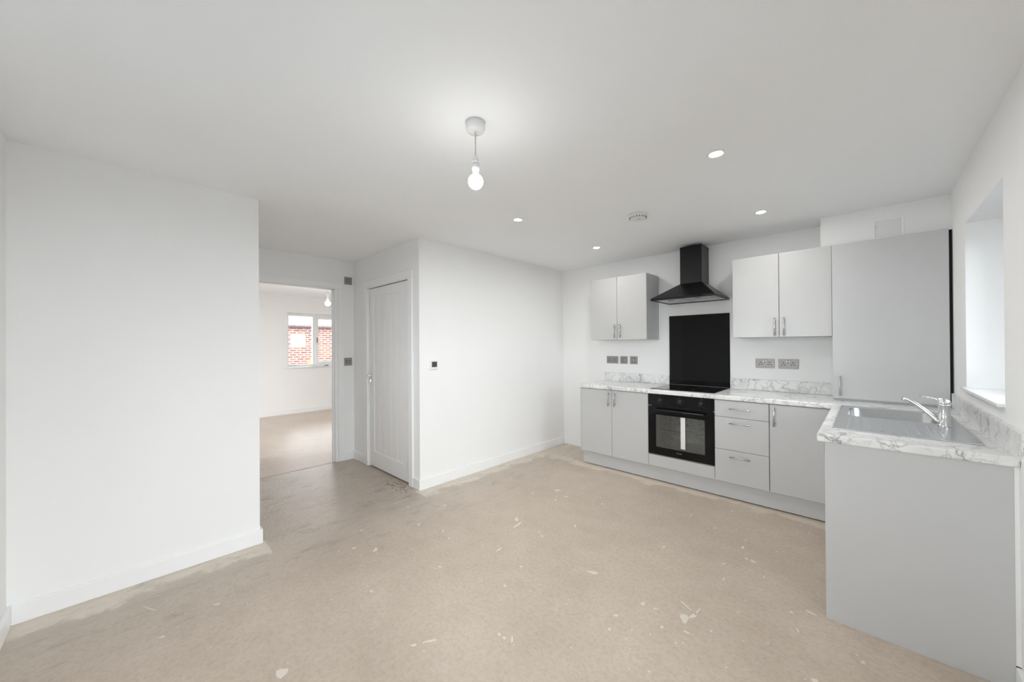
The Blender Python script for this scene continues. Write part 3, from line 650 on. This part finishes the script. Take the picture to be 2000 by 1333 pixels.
# ------------------------------------------------------------------ sink
sk = thing('sink', (.115, 3.0, zc), 'stainless steel sink with ribbed drainer set in the peninsula worktop', 'sink')
SX0, SX1, SY0, SY1 = -.132, .364, 2.531, 3.497
def rrect(x0, x1, y0, y1, r, z, n=7):
    out = []
    for (cx, cy, a0) in ((x1-r, y0+r, -90), (x1-r, y1-r, 0), (x0+r, y1-r, 90), (x0+r, y0+r, 180)):
        for k in range(n+1):
            a = math.radians(a0+90*k/n); out.append((cx+r*math.cos(a), cy+r*math.sin(a), z))
    return out
def loft(loops, name, mat, parent, capend=True, smooth=True):
    n = len(loops[0]); vs = [p for l in loops for p in l]; fs = []
    for i in range(len(loops)-1):
        for j in range(n): fs.append((i*n+j, i*n+(j+1) % n, (i+1)*n+(j+1) % n, (i+1)*n+j))
    mb = MB(); mb.add(vs, fs, smooth)
    if capend: mb.f.append(tuple((len(loops)-1)*n+j for j in range(n))); mb.sm.append(False)
    return mb
bw = (-.088, .305, 3.028, 3.424)
# deck between outer rim and bowl opening: matched loops of equal count
z0 = zc+.0035
outer0 = rrect(SX0, SX1, SY0, SY1, .012, zc+.0008); outer1 = rrect(SX0+.001, SX1-.001, SY0+.001, SY1-.001, .012, zc+.0045)
outer2 = rrect(SX0+.010, SX1-.010, SY0+.010, SY1-.010, .012, zc+.0045); outer3 = rrect(SX0+.014, SX1-.014, SY0+.014, SY1-.014, .012, z0)
b0 = rrect(*bw, .065, z0); b1 = rrect(bw[0]+.004, bw[1]-.004, bw[2]+.004, bw[3]-.004, .062, z0-.006)
b2 = rrect(bw[0]+.012, bw[1]-.012, bw[2]+.012, bw[3]-.012, .058, zc-.13); b3 = rrect(bw[0]+.035, bw[1]-.035, bw[2]+.035, bw[3]-.035, .05, zc-.152)
rim = loft([outer0, outer1, outer2, outer3, b0], 'rim', STEEL, sk, False, False).build('deck', STEEL, sk)
loft([b0, b1, b2, b3], 'bowl', STEEL, sk).build('bowl', BOWLS, sk, label='deep rounded steel bowl')
MB().lathe((.11, 3.226, zc-.152), [(.044, .0005), (.044, .003), (.036, .003), (.030, .001), (0, .001)], 32).build('waste', CHROME, sk)
for i in range(9):
    x = -.068+i*.0405
    prof = [(x-.009, z0-.0005), (x-.004, z0+.0022), (x+.004, z0+.0022), (x+.009, z0-.0005)]
    y1 = 2.985 if not (6 <= i <= 8) else 2.90
    MB().prism(prof, 'y', 2.575+.02*(i % 2), y1).build('drainer_rib', STEEL, sk, .0008)
# tap
tp = thing('mixer_tap', (.292, 2.963, z0), 'chrome single-lever mixer tap beside the sink bowl', 'tap')
MB().lathe((.292, 2.963, z0), [(0, 0), (.027, 0), (.027, .005), (.0225, .008), (.0225, .108), (.024, .110), (.024, .116), (0, .116)], 36).build('body', CHROME, tp)
lv = MB().lathe((.292, 2.963, z0+.117), [(.0245, 0), (.025, .006), (.021, .018), (.012, .025), (0, .027)], 32)
lv.tube([(.285, 2.965, z0+.134), (.262, 2.973, z0+.141), (.235, 2.983, z0+.146), (.205, 2.995, z0+.1485)], [.010, .0075, .0058, .0045], 14)
lv.build('lever', CHROME, tp)
a = Vector((.274, 2.969, z0+.018)); b_ = Vector((.143, 3.02, 1.052)); pts = []; rs = []
for k in range(15):
    u = k/14; p = a.lerp(b_, u); p.z += .012*math.sin(u*math.pi)+(0.0 if u < .8 else -.010*((u-.8)/.2)**2); pts.append(p); rs.append(.0105-.0015*u+(.0015 if u > .88 else 0))
sp_ = MB().tube(pts, rs, 18)
e = pts[-1]; sp_.tube([e+Vector((.006, -.003, .004)), e+Vector((.006, -.003, -.012))], [.0105, .0105], 18)
sp_.build('spout', CHROME, tp)

# ------------------------------------------------------------------ wall plates
def plate_back(xa, xb, za, zb, label, cat, kind):
    y = YB
    r = thing('socket' if kind == 'double' else 'switch', ((xa+xb)/2, y, (za+zb)/2), label, cat, 'steel wall plates')
    MB().box(xa, xb, y-.009, y-.0003, za, zb).build('face_plate', PLATE, r, .002)
    cx, cz_ = (xa+xb)/2, (za+zb)/2; f_ = y-.0092
    if kind == 'double':
        for s_ in (-1, 1):
            sx = cx+s_*.036
            hb_ = MB(); hb_.box(sx-.0035, sx+.0035, f_-.0008, f_+.001, cz_+.006, cz_+.016)
            hb_.box(sx-.0145, sx-.006, f_-.0008, f_+.001, cz_-.013, cz_-.006); hb_.box(sx+.006, sx+.0145, f_-.0008, f_+.001, cz_-.013, cz_-.006)
            hb_.build('pin_holes', HOLE, r)
            rx = cx+s_*.0095
            MB().box(rx-.0078, rx+.0078, f_-.0006, f_+.001, cz_+.010, cz_+.034).build('rocker_surround', BLACKP, r)
            MB().box(rx-.0055, rx+.0055, f_-.004, f_-.0004, cz_+.0125, cz_+.0315).build('rocker', ROCKER, r, .0008)
        sc = (-.062, .062)
    elif kind == 'spur':
        MB().box(cx-.027, cx+.027, f_-.0006, f_+.001, cz_-.018, cz_+.018).build('insert_surround', BLACKP, r)
        MB().box(cx-.024, cx+.006, f_-.002, f_-.0004, cz_-.015, cz_+.015).build('fuse_carrier', PLATE, r, .0006)
        MB().box(cx+.010, cx+.023, f_-.004, f_-.0004, cz_-.014, cz_+.014).build('rocker', ROCKER, r, .0008)
        sc = (-.036, .036)
    else:
        MB().box(cx-.013, cx+.013, f_-.0006, f_+.001, cz_-.024, cz_+.024).build('rocker_surround', BLACKP, r)
        MB().box(cx-.0085, cx+.0085, f_-.004, f_-.0004, cz_-.019, cz_+.019).build('rocker', ROCKER, r, .0008)
        sc = (-.036, .036)
    for q in sc: MB().lathe((cx+q, f_, cz_), [(0, 0), (.0028, 0), (.0022, -.001), (0, -.001)], 10, 'y').build('screw', NICKEL, r)
    return r
plate_back(-2.356, -2.203, 1.125, 1.213, 'steel double socket below the left wall cabinet', 'socket', 'double')
plate_back(-2.172, -2.081, 1.124, 1.214, 'square steel fused switch, middle plate left of the splashback', 'switch', 'spur')
plate_back(-2.047, -1.955, 1.124, 1.215, 'square steel switch plate nearest the splashback, narrow upright rocker', 'switch', 'rocker')
plate_back(-.766, -.619, 1.126, 1.212, 'steel double socket nearest the splashback on its right', 'socket', 'double')
plate_back(-.590, -.441, 1.125, 1.2125, 'steel double socket nearest the tall cabinet', 'socket', 'double')
def plate_hall(ya, yb_, za, zb, label, wide):
    r = thing('switch', (XD, (ya+yb_)/2, (za+zb)/2), label, 'switch', 'steel switches by the lounge doorway')
    MB().box(XD+.0003, XD+.009, ya, yb_, za, zb).build('face_plate', PLATE, r, .002)
    cy, cz_ = (ya+yb_)/2, (za+zb)/2; a_, b2_ = (.024, .012) if wide else (.017, .015)
    MB().box(XD+.0085, XD+.0098, cy-a_-.003, cy+a_+.003, cz_-b2_-.003, cz_+b2_+.003).build('rocker_surround', BLACKP, r)
    MB().box(XD+.0096, XD+.013, cy-a_, cy+a_, cz_-b2_, cz_+b2_).build('rocker', PLATE, r, .0008)
    for q in (-.033, .033): MB().lathe((XD+.009, cy, cz_+q), [(0, 0), (.003, 0), (.0024, .001), (0, .001)], 10, 'x').build('screw', NICKEL, r)
plate_hall(1.774, 1.863, 2.099, 2.189, 'square steel isolator switch high up beside the lounge doorway', False)
plate_hall(1.770, 1.859, 1.127, 1.219, 'square steel light switch at hand height beside the lounge doorway', True)
th = thing('thermostat', (XL, 2.04, 1.17), 'small white thermostat with dark screen on the middle wall', 'thermostat')
MB().box(XL+.0003, XL+.014, 1.995, 2.081, 1.126, 1.214).build('case', WPLAS, th, .003)
MB().box(XL+.0135, XL+.0155, 2.011, 2.069, 1.150, 1.202).build('screen', DARKGREY, th, .0006)
mk = MB()
for (y, z) in ((2.030, 1.168), (2.050, 1.168), (2.036, 1.182), (2.048, 1.180)): mk.box(XL+.0154, XL+.0158, y, y+.006, z, z+.006)
mk.build('display_digits', BLACKP, th)

# ------------------------------------------------------------------ ceiling fittings
def pendant(x, y, ceil, zs, label, br, em):
    r = thing('pendant_light', (x, y, ceil), label, 'pendant light', 'bare bulb pendants')
    MB().lathe((x, y, ceil), [(0, 0), (.043, 0), (.0435, -.03), (.038, -.041), (.012, -.043), (0, -.043)], 36).build('ceiling_rose', WPLAS, r)
    MB().tube([(x, y, ceil-.04), (x, y, zs[0])], .0032, 10).build('flex', FLEX, r)
    MB().lathe((x, y, 0), [(0, zs[0]+.002), (.006, zs[0]), (.0135, zs[0]-.014), (.017, zs[1]+.002), (.017, zs[1])], 24).build('holder_cap', WPLAS, r)
    MB().lathe((x, y, 0), [(0, zs[1]-.001), (.0165, zs[1]-.002), (.0165, zs[2]+.004), (.014, zs[2]), (.0125, zs[2]-.008), (0, zs[2]-.008)], 24).build('lamp_holder', WPLAS, r)
    c_ = zs[3]; a0 = math.asin(.016/br); pr = []
    MB().lathe((x, y, 0), [(.0115, zs[2]-.004), (.0125, zs[2]-.010), (.0165, c_+br*math.cos(a0)-.0005)], 24).build('bulb_neck', WPLAS, r)
    for k in range(15):
        a = a0+(math.pi-a0)*k/14; pr.append((br*math.sin(a), c_+br*math.cos(a)))
    MB().lathe((x, y, 0), [(0, c_+br*math.cos(a0)-.001)]+pr, 28).build('bulb', em, r)
    return r
pendant(-1.284, 1.098, H, (2.221, 2.190, 2.153, 2.104), 'white ceiling rose and flex with glowing bulb in the kitchen', .034, emit('lit_bulb', (1, .99, .965), BULB))
pendant(-6.51, 2.30, H+.02, (2.24, 2.19, 2.14, 2.083), 'glowing bare bulb in the lounge, seen at the top of the doorway', .042, emit('lit_lounge_bulb', (1, .94, .86), FARBULB))
SP = emit('lit_downlight', (1, .985, .955), SPOT)
for i, (x, y, lb) in enumerate(((-.574, 2.178, 'recessed white downlight nearest the camera, right of the pendant'), (-2.029, 2.180, 'recessed white downlight left of the smoke alarm, in front of the thermostat wall'), (-2.028, 3.383, 'recessed white downlight in front of the left wall cabinet'), (-.582, 3.382, 'recessed white downlight in front of the right wall cabinet'))):
    r = thing('downlight', (x, y, H), lb, 'downlight', 'recessed downlights')
    MB().lathe((x, y, H), [(.029, -.001), (.030, -.0045), (.040, -.005), (.043, -.003), (.0435, -.0003), (.029, -.0003)], 36).build('bezel', WPLAS, r)
    MB().lathe((x, y, H), [(0, -.0012), (.0288, -.0012), (.0288, -.0035), (0, -.0038)], 32).build('lens', SP, r)
sa = thing('smoke_alarm', (-1.289, 2.771, H), 'round white smoke alarm on the ceiling between the downlights', 'smoke alarm')
c_ = (-1.289, 2.771, H)
MB().lathe(c_, [(0, -.0003), (.074, -.0003), (.074, -.011), (.071, -.013), (0, -.013)], 40).build('base', WPLAS, sa)
MB().lathe(c_, [(.066, -.012), (.066, -.018), (.065, -.020), (.058, -.034), (.048, -.038), (0, -.039)], 40).build('cover', WPLAS, sa)
mb = MB()
for k in range(20):
    a = 2*math.pi*k/20; x, y = c_[0]+.0622*math.cos(a), c_[1]+.0622*math.sin(a); mb.box(x-.003, x+.003, y-.003, y+.003, H-.031, H-.023)
mb.build('vents', DARKGREY, sa)
MB().lathe((c_[0]+.012, c_[1]-.018, H-.0385), [(0, 0), (.010, 0), (.009, -.002), (0, -.002)], 20).build('test_button', FLEX, sa)
MB().lathe((c_[0]-.014, c_[1]-.012, H-.0385), [(0, 0), (.002, 0), (.002, -.001), (0, -.001)], 8).build('indicator', RED, sa)

# ------------------------------------------------------------------ sill oddments in the lounge
mb = MB(); n = 14
top = []; bot = []
for k in range(n+1):
    u = k/n; y = 2.60+.33*u; z = LZ0+.003-.0*u+.006*math.sin(u*3)- (.018*math.sin(math.pi*(u-.35)/.5) if .35 < u < .85 else 0); x = XF+.012+(.035*math.sin(math.pi*u))
    top.append(((XF-.10, y, LZ0+.003+.002*u), (x+.03, y, z+.002)))
for k in range(n):
    (a0, b0_), (a1, b1_) = top[k], top[k+1]
    dn = lambda p: (p[0], p[1], p[2]-.0018)
    mb.add([a0, b0_, b1_, a1, dn(a0), dn(b0_), dn(b1_), dn(a1)], [(0, 1, 2, 3), (7, 6, 5, 4), (0, 4, 5, 1), (1, 5, 6, 2), (2, 6, 7, 3), (3, 7, 4, 0)], True)
o = mb.build('plastic_sheet', UPVC, None); tag(o, 'curled white sheet lying on the lounge window sill', 'sheet')
o = MB().box(XF-.06, XF-.02, 2.93, 2.985, LZ0+.006, LZ0+.018).build('black_clip', BLACKP, None, .003); tag(o, 'small black clip lying on the lounge window sill', 'clip')

# ------------------------------------------------------------------ outside
o = MB().cells([-40, XF-.35, XR+.35, 40], [-30, -1.45, YB+.15, 40], -.25, -.15, lambda i, j: not (i == 1 and j == 1)).build('ground', TARM, None); tag(o, 'damp dark ground outside the windows', 'ground', None, 'structure')
hs = thing('brick_house', (-14.5, 5, -.15), 'orange brick house opposite the lounge window', 'house')
MB().cells([1.5, 3.75, 4.22, 9.5], [-.15, 1.36, 1.80, 2.02, 2.12], -14.4, -14.0, lambda i, j: not (i == 1 and j == 1), 'x').build('wall', BRICK, hs)
f = MB().cells([3.75, 3.80, 4.17, 4.22], [1.36, 1.41, 1.75, 1.80], -14.12, -14.05, lambda i, j: not (i == 1 and j == 1), 'x').build('window', UPVC, hs)
MB().box(-14.09, -14.08, 3.79, 4.18, 1.40, 1.76).build('pane', plain('net_curtained_pane', (.75, .78, .82), .2), f)
MB().box(-13.98, -13.90, 1.4, 9.6, 2.03, 2.07).build('gutter', plain('dark_gutter', (.06, .05, .05), .5), hs)
mb = MB().add([(-13.85, 1.3, 2.10), (-13.85, 9.7, 2.10), (-17.5, 9.7, 4.9), (-17.5, 1.3, 4.9), (-13.85, 1.3, 2.05), (-13.85, 9.7, 2.05), (-17.5, 9.7, 4.8), (-17.5, 1.3, 4.8)], [(0, 1, 2, 3), (7, 6, 5, 4), (0, 4, 5, 1), (1, 5, 6, 2), (2, 6, 7, 3), (3, 7, 4, 0)])
mb.build('roof', ROOFT, hs)
tb = thing('yellow_tub', (-13.5, 4.35, -.15), 'yellow plastic tub standing by the brick house', 'tub')
TY, TX_ = 4.30, -13.4
MB().lathe((TX_, TY, -.15), [(0, .0), (.13, .0), (.17, .98), (.19, 1.0), (.19, 1.03), (.155, 1.03), (.12, .1), (0, .1)], 28).build('body', YEL, tb)
for s_ in (-1, 1):
    MB().tube([(TX_, TY+s_*.175, .80), (TX_, TY+s_*.24, .79), (TX_, TY+s_*.24, .70), (TX_, TY+s_*.168, .68)], .012, 8).build('handle', YEL, tb)
